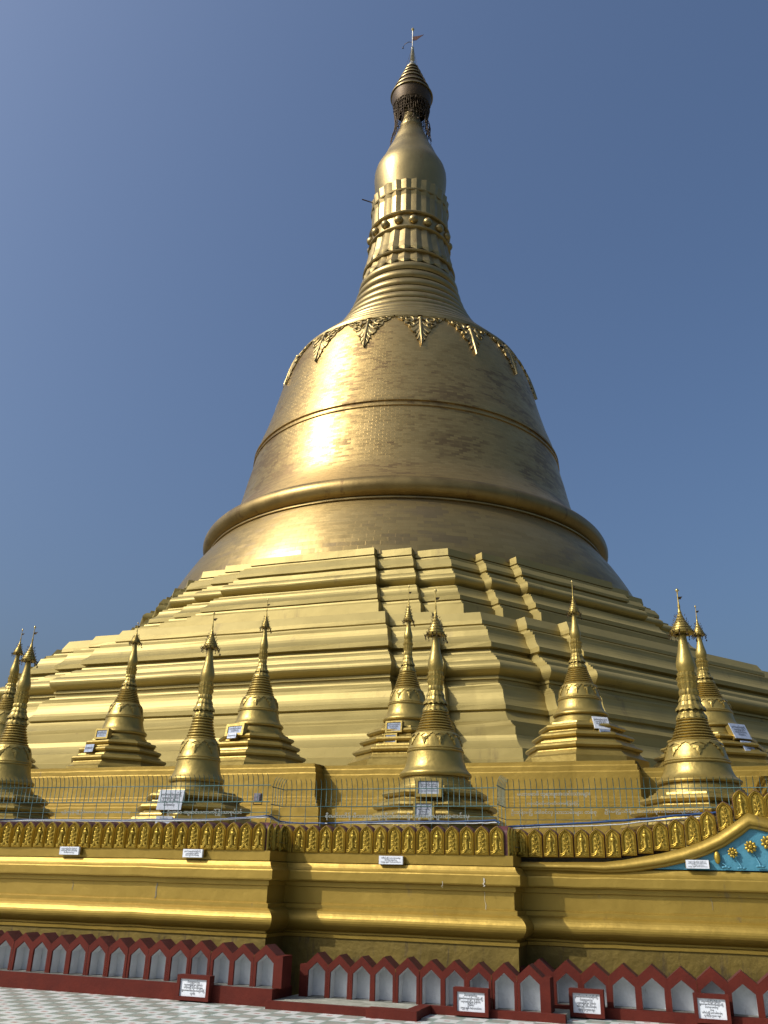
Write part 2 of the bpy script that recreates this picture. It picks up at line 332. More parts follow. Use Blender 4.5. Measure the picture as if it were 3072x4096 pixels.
L_('bell_skirt',[(16.6,15.05),(17.3,14.9),(18,14.55),(18.6,14.22),(19.3,13.8),(20,13.3),(20.45,12.95),(20.6,12.82),(20.62,12.95),(20.70,12.95),(20.72,12.85)],PLATE2,192,uvr=14)
tor=[(21.33+.62*math.sin(a),12.72+.62*math.cos(a)) for a in [(-80+i*170/12)*PI/180 for i in range(13)]]
L_('bell_ring_moulding',[(20.72,12.55)]+tor+[(22.0,12.5)],paint('tarnished_ring_gilding',(.20,.135,.045),(.30,.21,.075),.85,.42,.7,.12,6,dirt=(.13,.075,.03),dlo=.58,dscale=.4),192)
BELL=[(21.8,12.95),(22.1,12.66),(22.5,12.3),(23,11.87),(23.5,11.53),(24,11.32),(25,11.1),(26,10.9),(27,10.67),(27.66,10.55),(27.68,10.62),(27.76,10.62),(27.79,10.54),(28.02,10.50),(28.04,10.60),(28.15,10.60),(28.18,10.48),(29,10.30),(30,9.97),(31,9.70),(32,9.45),(33,9.23),(34,8.99),(34.6,8.80),(35.2,8.55),(35.7,8.28)]
L_('bell',BELL,PLATE,192,uvr=10)
L_('bell_shoulder',[(35.7,8.28),(35.72,8.38),(35.86,8.36),(35.95,8.1),(36.2,7.95),(36.3,7.82)],G_ROUGH,128)
BZ=[p[0] for p in BELL]; BR=[p[1] for p in BELL]
# spire rings
env_z=[36,36.5,37,37.5,38,38.5,39,39.5,40,41,42,43,44,44.3]; env_r=[8.15,7.72,7.25,6.78,6.32,5.9,5.55,5.2,4.93,4.45,4.07,3.8,3.6,3.55]
zz=36.25; rings=[]
steps=[.62,.66,.70,.74,.78,.82,.86,.90,.92,.95]
for i,s_ in enumerate(steps):
    z0=zz; z1=zz+s_; 
    if z1>44.1: z1=44.15
    pr=[]
    for j in range(9):
        t=j/8; z=z0+(z1-z0)*t; r=interp(z,env_z,env_r); bul=(.13+.012*i)*math.sin(PI*min(1,t*1.18))**.7 if t<.85 else -.06
        pr.append((z,r-.06+bul))
    rings.append(pr); zz=z1
for pr in rings: L_('spire_ring',pr,G_ROUGH,112,auto=50)
def fluted(name,prof,n,amp,jb=0,jt=0,seg=8,mat=G_ROUGH,parent=None,ph=0,c=Vector((0,0,0)),sharp=30):
    mb=MB(); N=n*seg; m=len(prof)
    def pet(a): f=((a+ph)*n/TAU)%1.0; return 1-abs(2*f-1)
    def rf(a,i): return 1+amp*(pet(a)-.6)
    def zf(a,i):
        if i==0 and jb: return -jb*pet(a)
        if i==m-1 and jt: return jt*pet(a)
        return 0
    mb.lathe([(r,z) for z,r in prof],N,rf=rf,zf=zf,c=c,smooth=False); return mb.build(name,mat,parent or gs)
fluted('lotus_band',[(44.15,3.66),(44.2,3.70),(44.5,3.58),(45.05,3.42)],24,.035,jb=.25)
L_('collar_ring',[(44.2,3.5),(44.98,3.4),(45.02,3.56),(45.12,3.62),(45.22,3.56),(45.25,3.35)],G_ROUGH,96)
fluted('lotus_band',[(45.5,3.46),(45.6,3.50),(46.2,3.34),(47,3.2),(47.6,3.1)],24,.035,jb=.25)
L_('collar_ring',[(45.2,3.3),(47.5,3.0),(47.55,3.2),(47.64,3.28),(47.75,3.25),(47.8,3.05),(48.95,3.02),(49.0,3.2),(49.1,3.26),(49.22,3.2),(49.25,3.0)],G_ROUGH,96)
col=MB()
for k in range(17):
    a=R(3.8+k*360/17); mb=MB(); mb.blob((3.08*math.sin(a),-3.08*math.cos(a),48.38),.36,14,9); mb.build('bead',G_ROUGH,gs)
fluted('lotus_band',[(49.2,3.02),(50.2,3.04),(51,3.0),(51.35,3.1)],24,.035)
L_('collar_ring',[(49.2,2.9),(51.3,2.9),(51.34,3.12),(51.46,3.16),(51.56,3.08),(51.6,2.85)],G_ROUGH,96)
fluted('lotus_band',[(51.55,2.98),(52.0,3.05),(52.45,3.12),(52.5,3.02)],24,.035,jt=.10)
L_('spire_core',[(43.8,3.45),(45.2,3.25),(47.7,2.95),(50,2.9),(52.4,2.9),(52.42,2.5)],G_ROUGH,64)
BUD=[(52.2,2.6),(52.9,2.72),(53.6,2.84),(54.3,2.93),(55,2.97),(55.5,2.95),(56,2.83),(56.5,2.60),(57,2.36),(57.5,2.17),(58,1.99),(58.5,1.76),(59,1.56),(59.5,1.42),(60,1.26),(60.5,1.08),(61,.92),(61.5,.78),(62,.66),(63,.52),(64.5,.42)]
L_('banana_bud',BUD,G_ROUGH,96)
hti=MB(); 
TR=[(64.62,1.78),(65.42,1.50),(66.30,1.18),(66.95,.95),(67.55,.74),(68.15,.52)]
sh=[(63.15,1.50),(63.5,1.60),(63.9,1.68),(64.4,1.74),(64.58,1.74)]
for (z,r),(z2,r2) in zip(TR,TR[1:]+[(68.6,.34)]): sh+=[(z+.06,r-.04),(z+.14,(r*.45+r2*.55)),(z2-.14,r2-.02)]
L_('umbrella_shell',sh+[(68.7,.2)],BRONZE,64,auto=20)
RIMD=paint('tarnished_rim_gold',(.20,.15,.06),(.34,.26,.12),.85,.35,5,0)
for z,r in TR: L_('umbrella_rim',[(z-.12,r-.03),(z-.11,r+.07),(z-.02,r+.07),(z+.16,r-.06),(z+.17,r-.12)],RIMD,64)
L_('umbrella_stem',[(60.9,.96),(61.0,.98),(61.4,.90),(62,.72),(62.8,.62),(63.8,.66),(64.6,.8)],paint('studded_bronze',(.10,.07,.03),(.42,.32,.14),.85,.4,3.0,.8,7),48)
net=MB()
def nr(z): return interp(z,[58.8,59.6,60.4,61.2,62,62.8,63.4,64.5],[1.78,1.70,1.52,1.36,1.40,1.50,1.60,1.76])
for k in range(60):
    a=TAU*k/60; q=random.random(); zb=random.uniform(61.3,62.6) if q<.55 else random.uniform(60.4,61.3); zt=63.35
    if math.sin(a)<-.75 or math.sin(a)>.8: zb=random.uniform(59.0,60.4)
    pts=[]
    for j in range(10):
        z=zt+(zb-zt)*j/9; r=nr(z)+random.uniform(-.045,.045); aa=a+random.uniform(-.022,.022)
        pts.append((r*math.sin(aa),-r*math.cos(aa),z))
    net.tube(pts,.024,4)
for z in (63.3,63.0,62.7,62.4,62.1,61.8,61.5):
    net.tube([((nr(z)+random.uniform(-.05,.05))*math.sin(a),-(nr(z)+random.uniform(-.05,.05))*math.cos(a),z+.06*math.sin(a*9)) for a in [TAU*k/48 for k in range(49)]],.022,4)
for k in range(60):
    a=random.random()*TAU; z=random.uniform(60.8,63.4); r=nr(z); net.blob((r*math.sin(a),-r*math.cos(a),z),random.uniform(.05,.1),5,3)
for k in range(5):   # loops of loosened chain hanging on the right
    a0=R(70+random.uniform(-12,25)); net.tube([((1.2+.45*math.sin(PI*t/1.1))*math.sin(a0+t*.15),-(1.2+.45*math.sin(PI*t/1.1))*math.cos(a0+t*.15),61.9-2.0*t) for t in [j/8 for j in range(9)]],.03,4)
net.build('hanging_net',BRONZE,gs)
sp=[(67.9,.24),(68.3,.22),(68.6,.34),(68.9,.22),(69.1,.13)]
z=69.1
for k in range(7): sp+=[(z+.05,.10+.07*(1-k/7)),(z+.12,.13+.09*(1-k/7)),(z+.2,.08)]; z+=.26
sp+=[(z+.1,.05),(73.0,.045)]
L_('finial_spike',sp,paint('silvered_gold',(.42,.38,.30),(.6,.55,.42),.9,.3,5,0),16)
L_('diamond_bud',[(72.95,.03),(73.05,.10),(73.15,.14),(73.28,.10),(73.45,.01)],RIMG,16)
fm=MB(); c_=Vector((0,0,0))
fm.prism([(0.05,71.75),(.32,71.8),(1.0,72.55),(.55,72.35),(.05,72.25)],lambda x,y,h:Vector((x,h-.02,y)),.04)
fm.build('pennant_vane',FLAG,gs)
vr=MB(); vr.tube([(.02,0,71.5),(-.35,0,71.55),(-.7,0,71.25),(-.85,0,70.85)],.03,5); vr.blob((-.86,0,70.75),.08,6,4); vr.build('vane_arm',BRONZE,gs)
for k in range(4):
    a=R(40+90*k); wr=MB(); wr.tube([(0,0,71.0),(1.6*math.sin(a)*.55,-1.6*math.cos(a)*.55,67.2),(1.8*math.sin(a),-1.8*math.cos(a),64.9)],.012,4); wr.build('guy_wire',BRONZE,gs)
rd=MB(); rd.tube([(-3.0,-.6,52.2),(-3.9,-.8,52.35)],.05,5); rd.build('lightning_rod',BRONZE,gs)

# carved leaf pendant, drawn on any surface: fn(s,t,h): s across, t down, h off the surface
def ornament(mb,fn,S=1.0,sub=1):
    def strip(pts,wd,h0=.0,h1=.14):
        # raised ribbon along pts with rounded section
        n=len(pts); V=[]
        for i,(x,y) in enumerate(pts):
            a=pts[max(i-1,0)]; b=pts[min(i+1,n-1)]; dx,dy=b[0]-a[0],b[1]-a[1]; l=math.hypot(dx,dy) or 1; nx,ny=-dy/l,dx/l
            w_=wd*(1-.75*i/(n-1)) if isinstance(wd,float) else wd[i]
            for q,hh in ((-1,h0),(-.55,h1*.8),(0,h1),(.55,h1*.8),(1,h0)): V.append(fn((x+nx*w_*q)*S,(y+ny*w_*q)*S,hh*S))
        mb.add(V,[(i*5+j,i*5+j+1,(i+1)*5+j+1,(i+1)*5+j) for i in range(n-1) for j in range(4)],True)
    def spiral(cx,cy,r,t0,turns,sgn,wd): 
        pts=[]; N=10
        for i in range(N+1):
            t=i/N; rr=r*(1-.72*t); a=t0+sgn*TAU*turns*t; pts.append((cx+rr*math.cos(a),cy+rr*math.sin(a)))
        strip(pts,wd,h1=.15)
    for sg in(-1,1):
        spiral(sg*.74,.48,.40,PI/2 if sg>0 else PI/2,1.15,sg,.10)
        spiral(sg*.62,1.15,.27,-PI/2,1.0,-sg,.085)
        spiral(sg*1.12,.26,.22,0 if sg<0 else PI,.9,-sg,.07)
        for (x0,y0,x1,y1) in ((.12,.75,.62,1.35),(.10,1.1,.50,1.80),(.07,1.5,.36,2.15),(.05,1.9,.24,2.5)):
            strip([(sg*x0,y0),(sg*(x0*.6+x1*.4),y0+(y1-y0)*.6),(sg*x1,y1)],.15,h1=.12)
        strip([(sg*.15,.05),(sg*.5,.02),(sg*.9,.06),(sg*1.25,.03),(sg*1.62,.05)],[.09,.11,.08,.1,.07],h1=.14)
    strip([(0,.5),(0,1.2),(0,2.0),(0,2.95)],[.10,.16,.13,.01],h1=.2)
    V=[];n=10
    for i in range(4):
        t=i/3*PI/2
        for k in range(n): V.append(fn((.2*math.cos(t)*math.cos(TAU*k/n))*S,(.38+.2*math.cos(t)*math.sin(TAU*k/n))*S,.24*math.sin(t)*S))
    mb.add(V,[(i*n+k,i*n+(k+1)%n,(i+1)*n+(k+1)%n,(i+1)*n+k) for i in range(3) for k in range(n)],True)
def leaf(mb,fn,w,h,th):
    half=[(.5,.02),(.49,.12),(.40,.20),(.36,.15),(.35,.33),(.26,.40),(.23,.33),(.22,.55),(.14,.62),(.12,.56),(.08,.80)]
    pts=[(0,0)]+[(0,.25)]; out=[(-x*w,y*h) for x,y in half]+[(0,h)]+[(x*w,y*h) for x,y in half[::-1]]
    n=len(out); C=[(0,.02*h),(0,.3*h),(0,.6*h)]
    V=[fn(x,y,th) for x,y in out]+[fn(x,y,0) for x,y in out]+[fn(0,.10*h,th*1.5),fn(0,.45*h,th*2.0)]
    F=[(i,i+1,n+i+1,n+i) for i in range(n-1)]
    for i in range(n-1): F.append((i+1,i,2*n+(0 if min(out[i][1],out[i+1][1])<.3*h else 1)))
    m=[i for i in range(n-1)]
    mb.add(V,F)
for k in range(16):
    a0=R(3.7+22.5*k); mb=MB()
    def fn(s,t,h,a0=a0):
        z=35.62-t*.97; r=interp(z,BZ,BR)+h+.01; a=a0+s/max(r,1); return Vector((r*math.sin(a),-r*math.cos(a),z+h*.2))
    leaf(mb,fn,2.9,2.95,.07); ornament(mb,fn,1.0); mb.build('leaf_pendant',RIMG if False else G_ROUGH,gs)

# ------------------------------------------------------------------ small stupas
KEY=[2.2,3.45,3.93,4.28,4.70,5.47,6.18,7.18]
def small_stupa(label,u,D,keys,sr,sb,rot,deck,garl,lean=0,hs=1.0,seed=0,plq=None,mat=G_STU,su=1.0):
    rnd=random.Random(seed)
    base=W(u,D,deck); t=thing('small_stupa',label,'small stupa',base,0,'small golden stupas standing on the terrace ledges')
    def Z(z): return interp(z,KEY,keys)-deck
    # octagonal stepped base
    pr=[(1.38,2.2),(1.38,2.42),(1.30,2.47),(1.22,2.56),(1.20,2.60),(1.25,2.62),(1.28,2.665),(1.25,2.71),(1.18,2.73),(1.12,2.76),(1.10,2.80),(1.04,2.815),(1.03,2.85),(1.09,2.87),(1.12,2.915),(1.09,2.96),(1.02,2.98),(.95,3.02),(.90,3.03),(.88,3.07),(.93,3.09),(.96,3.135),(.93,3.18),(.86,3.20),(.80,3.22),(.79,3.255),(.60,3.26)]
    mb=MB(); V=[]
    for r,z in pr:
        for k in range(8):
            a=rot+k*TAU/8; rr=r*sb/math.cos(PI/8)*.97; V.append((rr*math.sin(a),-rr*math.cos(a),Z(z)))
    mb.add(V,[(i*8+k,i*8+(k+1)%8,(i+1)*8+(k+1)%8,(i+1)*8+k) for i in range(len(pr)-1) for k in range(8)])
    mb.build('octagonal_base',mat,t)
    def SR(z): return sr+(su-sr)*min(1,max(0,(z-4.55)/.35))
    def LL(name,prof,n=48,auto=40,m=mat,**kw):
        q=MB(); q.lathe([(r*SR(z),Z(z)) for z,r in prof],n,**kw); return q.build(name,m,t,auto=auto)
    LL('drum',[(3.24,.74),(3.29,.73),(3.30,.69),(3.345,.685),(3.35,.65),(3.40,.645),(3.405,.61),(3.46,.60),(3.47,.55),(3.5,.55)])
    bp=[(3.45,.60),(3.455,.655),(3.49,.675),(3.52,.672),(3.545,.652),(3.58,.615),(3.64,.578),(3.73,.548),(3.83,.528),(3.905,.518),(3.915,.535),(3.935,.54),(3.95,.53),(3.955,.515),(3.97,.525),(3.985,.518),(4.0,.503),(4.08,.483),(4.16,.458),(4.22,.434),(4.27,.408),(4.295,.36)]
    LL('bell',bp,64)
    n=8; ez=[4.28,4.38,4.5,4.6,4.72]; er=[.375,.332,.288,.252,.226]
    for i in range(n):
        z0=4.28+.42*i/n; z1=4.28+.42*(i+1)/n
        q=[]
        for j in range(6):
            tt=j/5; z=z0+(z1-z0)*tt; q.append((z,interp(z,ez,er)-.030+.046*math.sin(PI*min(1,tt*1.12))**.7))
        LL('spire_ring',q,40,auto=60)
    LL('spire_core',[(4.25,.30),(4.7,.19),(4.85,.17),(5.0,.13),(5.2,.115),(5.46,.11),(5.47,.05)],24)
    def FL(name,prof,nn,amp,jb=0,jt=0):
        return fluted(name,[(Z(z),r*SR(z)) for z,r in prof],nn,amp,jb,jt,seg=6,mat=mat,parent=t)
    FL('lotus_band',[(4.70,.245),(4.73,.24),(4.78,.205),(4.82,.19)],14,.045,jb=.02)
    FL('lotus_band',[(4.84,.235),(4.86,.232),(4.91,.19),(4.98,.165)],14,.045,jb=.03)
    FL('lotus_band',[(4.99,.175),(5.01,.172),(5.06,.145),(5.10,.13)],14,.045,jb=.02)
    LL('bead_collar',[(4.8,.18),(5.05,.13),(5.09,.145),(5.13,.15),(5.17,.14),(5.2,.12)],36,rf=lambda a,i:1+.06*math.sin(a*16))
    FL('lotus_band',[(5.18,.13),(5.24,.15),(5.28,.165),(5.285,.14)],14,.05,jt=.02)
    FL('lotus_band',[(5.27,.14),(5.33,.155),(5.37,.175),(5.375,.13)],14,.05,jt=.025)
    FL('lotus_band',[(5.36,.13),(5.41,.145),(5.455,.15),(5.46,.11)],14,.045,jt=.02)
    LL('banana_bud',[(5.40,.10),(5.47,.122),(5.53,.142),(5.59,.150),(5.66,.146),(5.74,.128),(5.84,.104),(5.96,.083),(6.08,.068),(6.2,.058),(6.3,.05)],32)
    # hti umbrella
    HH=Z(7.18)-Z(6.18); h0=Z(6.18); rs=su*hs*1.12
    prof=[(0,.085),(.01,.15),(.04,.155),(.055,.12),(.06,.135),(.10,.132),(.115,.105),(.12,.12),(.16,.112),(.175,.09),(.18,.10),(.22,.09),(.235,.07),(.24,.08),(.28,.068),(.30,.05),(.31,.058),(.35,.048),(.37,.034),(.38,.04),(.42,.03),(.45,.02),(.46,.027),(.5,.018),(.56,.014),(.60,.018),(.66,.009),(.90,.007)]
    q=MB(); q.lathe([(r*rs,h0+HH*z) for z,r in prof],20); um=q.build('umbrella',mat,t,auto=40)
    q=MB(); q.lathe([(.006,h0+HH*.89),(.016*rs,h0+HH*.93),(.026*rs,h0+HH*.945),(.014*rs,h0+HH*.975),(.002,h0+HH)],10); q.build('diamond_bud',RIMG,t)
    fr=MB()
    for k in range(12):
        a=TAU*k/12+rnd.random()*.2
        r0=.15*rs; s_,c_=math.sin(a),-math.cos(a)
        fr.tube([(s_*r0,c_*r0,h0+.03),(s_*(r0+.035),c_*(r0+.035),h0+.0),(s_*(r0+.055),c_*(r0+.055),h0+.045)],[.010,.012,.003],4)
        fr.tube([(s_*(r0+.02),c_*(r0+.02),h0+.01),(s_*(r0+.02),c_*(r0+.02),h0-.05)],.006,4); fr.blob((s_*(r0+.02),c_*(r0+.02),h0-.055),.014,5,3)
        for j in range(5):
            zz=h0+HH*(.06+.08*j); rr=(.135-.018*j)*rs
            if rnd.random()<.75: fr.tube([(s_*rr,c_*rr,zz),(s_*(rr+.02),c_*(rr+.02),zz+.035)],[.009,.002],4)
    if rnd.random()<.8: fr.tube([(.17*rs,.03,h0),(.19*rs,.03,h0-.09)],.004,4); fr.blob((.19*rs,.03,h0-.11),.02,6,4,(1,.4,1.3))
    fr.build('fringe',BRONZE if mat is G_STU else mat,um)
    fl=MB(); zf=h0+HH*.78; fl.prism([(0,-.02),(.05,-.025),(.09,.035),(.03,.03),(0,.02)],lambda x,y,h:Vector((x,h,zf+y)),.006); fl.build('vane',BRONZE,t)
    # leaf garland on the bell
    bz=[p[0] for p in bp]; brr=[p[1] for p in bp]
    for k in range(garl):
        a0=rot+TAU*k/garl; mb=MB(); S=.5*TAU*.46*sr/garl/1.62*1.0
        def fn(s,tt,h,a0=a0):
            zz=4.262-tt*.92/(Z(4.28)-Z(3.93))*.35; r=interp(zz,bz,brr)*sr+h+.001; a=a0+s/max(r,.05)
            return Vector((r*math.sin(a),-r*math.cos(a),Z(zz)))
        leaf(mb,fn,TAU*.44*sr/garl*1.0,.26*(Z(4.28)-Z(3.93))/.35,.018*sr); mb.build('leaf_pendant',mat,t)
    return t
def stupa_plaque(t,az,r,z,wd,ht,tilt,frame,board,lines,lab=None,fw=.05,depth=.14):
    # plaque facing direction az (0 = toward -Y, positive to +X) at radius r from the stupa axis; lettering is its sub-part
    p=MB(); 
    if frame: 
        for sx in(-1,1): p.box((sx*(wd/2-fw/2),depth/2-.015,0),fw,depth+.03,ht)
        for sz in(-1,1): p.box((0,depth/2-.015,sz*(ht/2-fw/2)),wd-2*fw,depth+.03,fw)
        o=p.build('plaque_frame',G_STU,t)
    else:
        p.box((0,depth/2+.01,0),wd*.94,depth,ht*.94); o=p.build('plaque_backing',G_STU,t)
    b=MB(); b.box((0,.0,0),wd-(2*fw if frame else 0),.02,ht-(2*fw if frame else 0)); bo=b.build('marble_board',board,o)
    lettering(lines,(wd-(2*fw if frame else 0))*.84,(ht-(2*fw if frame else 0))*.74,o,INK,(0,-.013,0))
    M_=Matrix.Translation(Vector((r*math.sin(az),-r*math.cos(az),z)))@Matrix.Rotation(az,4,'Z')@Matrix.Rotation(-tilt,4,'X')
    o.matrix_local=M_
    if lab: o['label']=lab
    return o
DK1,DK2=2.2,4.28
F0=small_stupa('small golden stupa in the front row, cut by the left edge of the photo',-14.45,16.2,[2.2,3.42,3.87,4.28,4.76,5.5,6.2,7.08],.90,1.0,R(-10),DK1,8,seed=1,su=1.00)
F1=small_stupa('slender small golden stupa with an unframed white marble slab leaning on its base',-9.64,16.2,[2.2,3.42,3.87,4.28,4.76,5.50,6.22,7.07],.84,1.0,R(-3),DK1,7,seed=2,su=1.00)
F2=small_stupa('broad small golden stupa at the centre front with two plaques stacked on its base',-4.57,16.2,KEY,1.0,1.0,R(7),DK1,10,hs=1.1,seed=3,su=1.00)
F3=small_stupa('biggest small golden stupa in the front row, behind the curved gable with the blue panel',.07,16.9,[2.2,3.36,3.72,4.10,4.52,5.37,6.10,7.02],1.08,1.05,R(-13),DK1,7,hs=1.15,seed=4,su=1.15)
B0=small_stupa('small golden stupa peeking out behind the one cut by the left edge',-20.65,22.6,[4.28,5.5,5.98,6.40,6.87,7.60,8.29,9.17],.95,1.0,R(-10),DK2,8,seed=5,su=0.95)
B1=small_stupa('leftmost fully visible small golden stupa of the back row with two small slate plaques',-16.15,22.6,[4.28,5.55,6.05,6.48,6.93,7.66,8.38,9.08],1.06,1.08,R(-4),DK2,8,seed=6,su=0.98)
B2=small_stupa('small golden stupa standing just left of the notch in the plain terrace wall',-11.65,22.6,[4.28,5.62,6.08,6.51,7.12,7.90,8.56,9.51],1.10,1.08,R(-2.5),DK2,8,seed=7,su=0.82)
B3=small_stupa('small golden stupa half hidden behind the broad one at the centre front',-7.17,22.6,[4.28,5.64,6.10,6.52,7.05,7.93,8.46,9.56],.98,1.08,R(4),DK2,10,seed=8,su=0.82)
B4=small_stupa('small golden stupa with brightly lit left steps, standing before the shaded terraces',-2.56,22.6,[4.28,5.62,6.04,6.44,6.90,7.66,8.34,9.30],1.03,1.08,R(-19),DK2,12,seed=9,su=0.92)
B5=small_stupa('rightmost small golden stupa, in the back row with two slate boards tilted on its base',.52,24.0,[4.28,5.44,5.85,6.2,6.65,7.30,7.92,8.78],1.12,1.10,R(-10),DK2,10,seed=10,su=0.95)
stupa_plaque(F1,R(-12),1.13,.80,.50,.38,R(13),False,STONE,[TX[0],TX[1],TX[2],TX[3]])
stupa_plaque(F1,R(-10),1.42,.42,.32,.13,R(10),False,STONE,[TX[3],TX[4]])
stupa_plaque(F2,R(-10),1.10,.98,.46,.32,R(8),True,STONE,[TX[1],TX[2],TX[3],TX[4]])
stupa_plaque(F2,R(-12),1.36,.58,.36,.30,R(8),True,STONE,[TX[0],TX[2],TX[3],TX[6]],fw=.035)
stupa_plaque(B1,R(-22),.93,1.18,.46,.30,R(6),True,SLATE,[TX[1],TX[2],TX[3]])
stupa_plaque(B1,R(-30),1.20,.74,.34,.22,R(10),False,SLATE,[TX[3]])
stupa_plaque(B2,R(-30),.98,1.16,.62,.34,R(10),True,SLATE,[TX[1],TX[3]],fw=.07)
stupa_plaque(B2,R(-30),1.10,.98,.30,.14,R(16),False,SLATE,[TX[3]])
stupa_plaque(B3,R(-22),.98,1.10,.46,.30,R(6),True,SLATE,[TX[0],TX[1],TX[3]],fw=.04)
stupa_plaque(B3,R(-24),1.10,.78,.36,.26,R(6),True,SLATE,[TX[1],TX[2],TX[3]],fw=.035)
stupa_plaque(B4,R(16),.98,1.06,.42,.32,R(20),False,MARBLE,[TX[0],TX[1],TX[2],TX[3]])
stupa_plaque(B4,R(16),1.13,.83,.28,.12,R(16),False,SLATE,[TX[3]])
stupa_plaque(B5,R(22),1.00,1.0,.50,.42,R(26),False,SLATE,[TX[0],TX[1],TX[2],TX[3]])
stupa_plaque(B5,R(24),1.16,.62,.34,.30,R(26),False,SLATE,[TX[1],TX[2],TX[3]])

# ------------------------------------------------------------------ second terrace wall (carries the back row)
w2=wallempty('upper_terrace_wall','plain golden terrace wall with a deep notch, carrying the back row of small stupas','terrace wall',-8.66,20,0)
P2=[(-45,20),(-8.66,20),(-8.66,20.5),(-1.16,20.5),(-1.16,21.9),(4.0,21.9),(4.0,20.4),(30,20.4)]
prof2=[(.30,2.15),(.30,3.0),(.28,3.02),(.28,3.24),(.26,3.26),(.22,3.28),(.22,3.33),(.20,3.345),(.17,3.36),(.17,3.41),(.15,3.425),(.12,3.44),(.12,3.49),(.10,3.50),(.08,3.52),(.08,4.05),(.075,4.07),(.045,4.08),(.045,4.18),(.04,4.205),(.0,4.215),(.0,4.29),(-.02,4.30),(-.4,4.305)]
mb=MB(); sweep(P2,[(t-.05,z) for t,z in prof2],mb,-8.66,20,0); mb.build('wall',G_LOW,w2)
mb=MB(); q=[(u+8.66,D-20+.25,4.29) for u,D in P2]+[(30+8.66,12,4.29),(-45+8.66,12,4.29)]; mb.add(q,[tuple(range(len(q)))]); mb.build('deck',CEMENT,w2)

# ------------------------------------------------------------------ lower terrace wall with petals
DL,DM,DR=13.3,13.95,14.6; UL,UM=-6.46,-2.72
w1=wallempty('lower_terrace_wall','massive moulded golden wall topped by a row of pointed lotus petal panels','terrace wall',UL,DL,0)
def rel(u,D,z): return (u-UL,D-DL,z)
PATH=[(-30,DL),(UL,DL),(UL,DM),(UM,DM),(UM,DR),(14,DR)]
bul=[(.07+.13*math.sin(PI*t)**.7,.925+.31*t) for t in [i/10 for i in range(11)]]
prof1=[(.07,.835),(.075,.882),(.03,.895),(.03,.92)]+bul+[(.05,1.24),(.05,1.30),(.0,1.315),(0,1.55),(.03,1.56),(.03,1.625),(.11,1.64),(.12,1.66),(.12,1.775)]+curve((.115,1.79),(.03,1.90),(.05,1.83),4)+[(-.02,1.915),(-.3,1.918)]
mb=MB(); sweep(PATH,prof1,mb,UL,DL,0); mb.build('wall',G_LOW,w1)
mb=MB(); sweep(PATH,[(.05,0),(.05,.825),(.055,.834)],mb,UL,DL,0); mb.build('base_course',G_BASE_SHADE,w1)
mb=MB(); sweep(PATH[:5],[(.0,1.918),(.005,2.062),(-.5,2.066)],mb,UL,DL,0); mb.build('petal_ledge',G_LOW,w1)
mb=MB(); q=[rel(u,D+.3,2.2) for u,D in PATH]+[rel(14,24,2.2),rel(-30,24,2.2)]; mb.add(q,[tuple(range(len(q)))])
sweep(PATH,[(-.3,1.9),(-.3,2.2)],mb,UL,DL,0); mb.build('deck',CEMENT,w1)
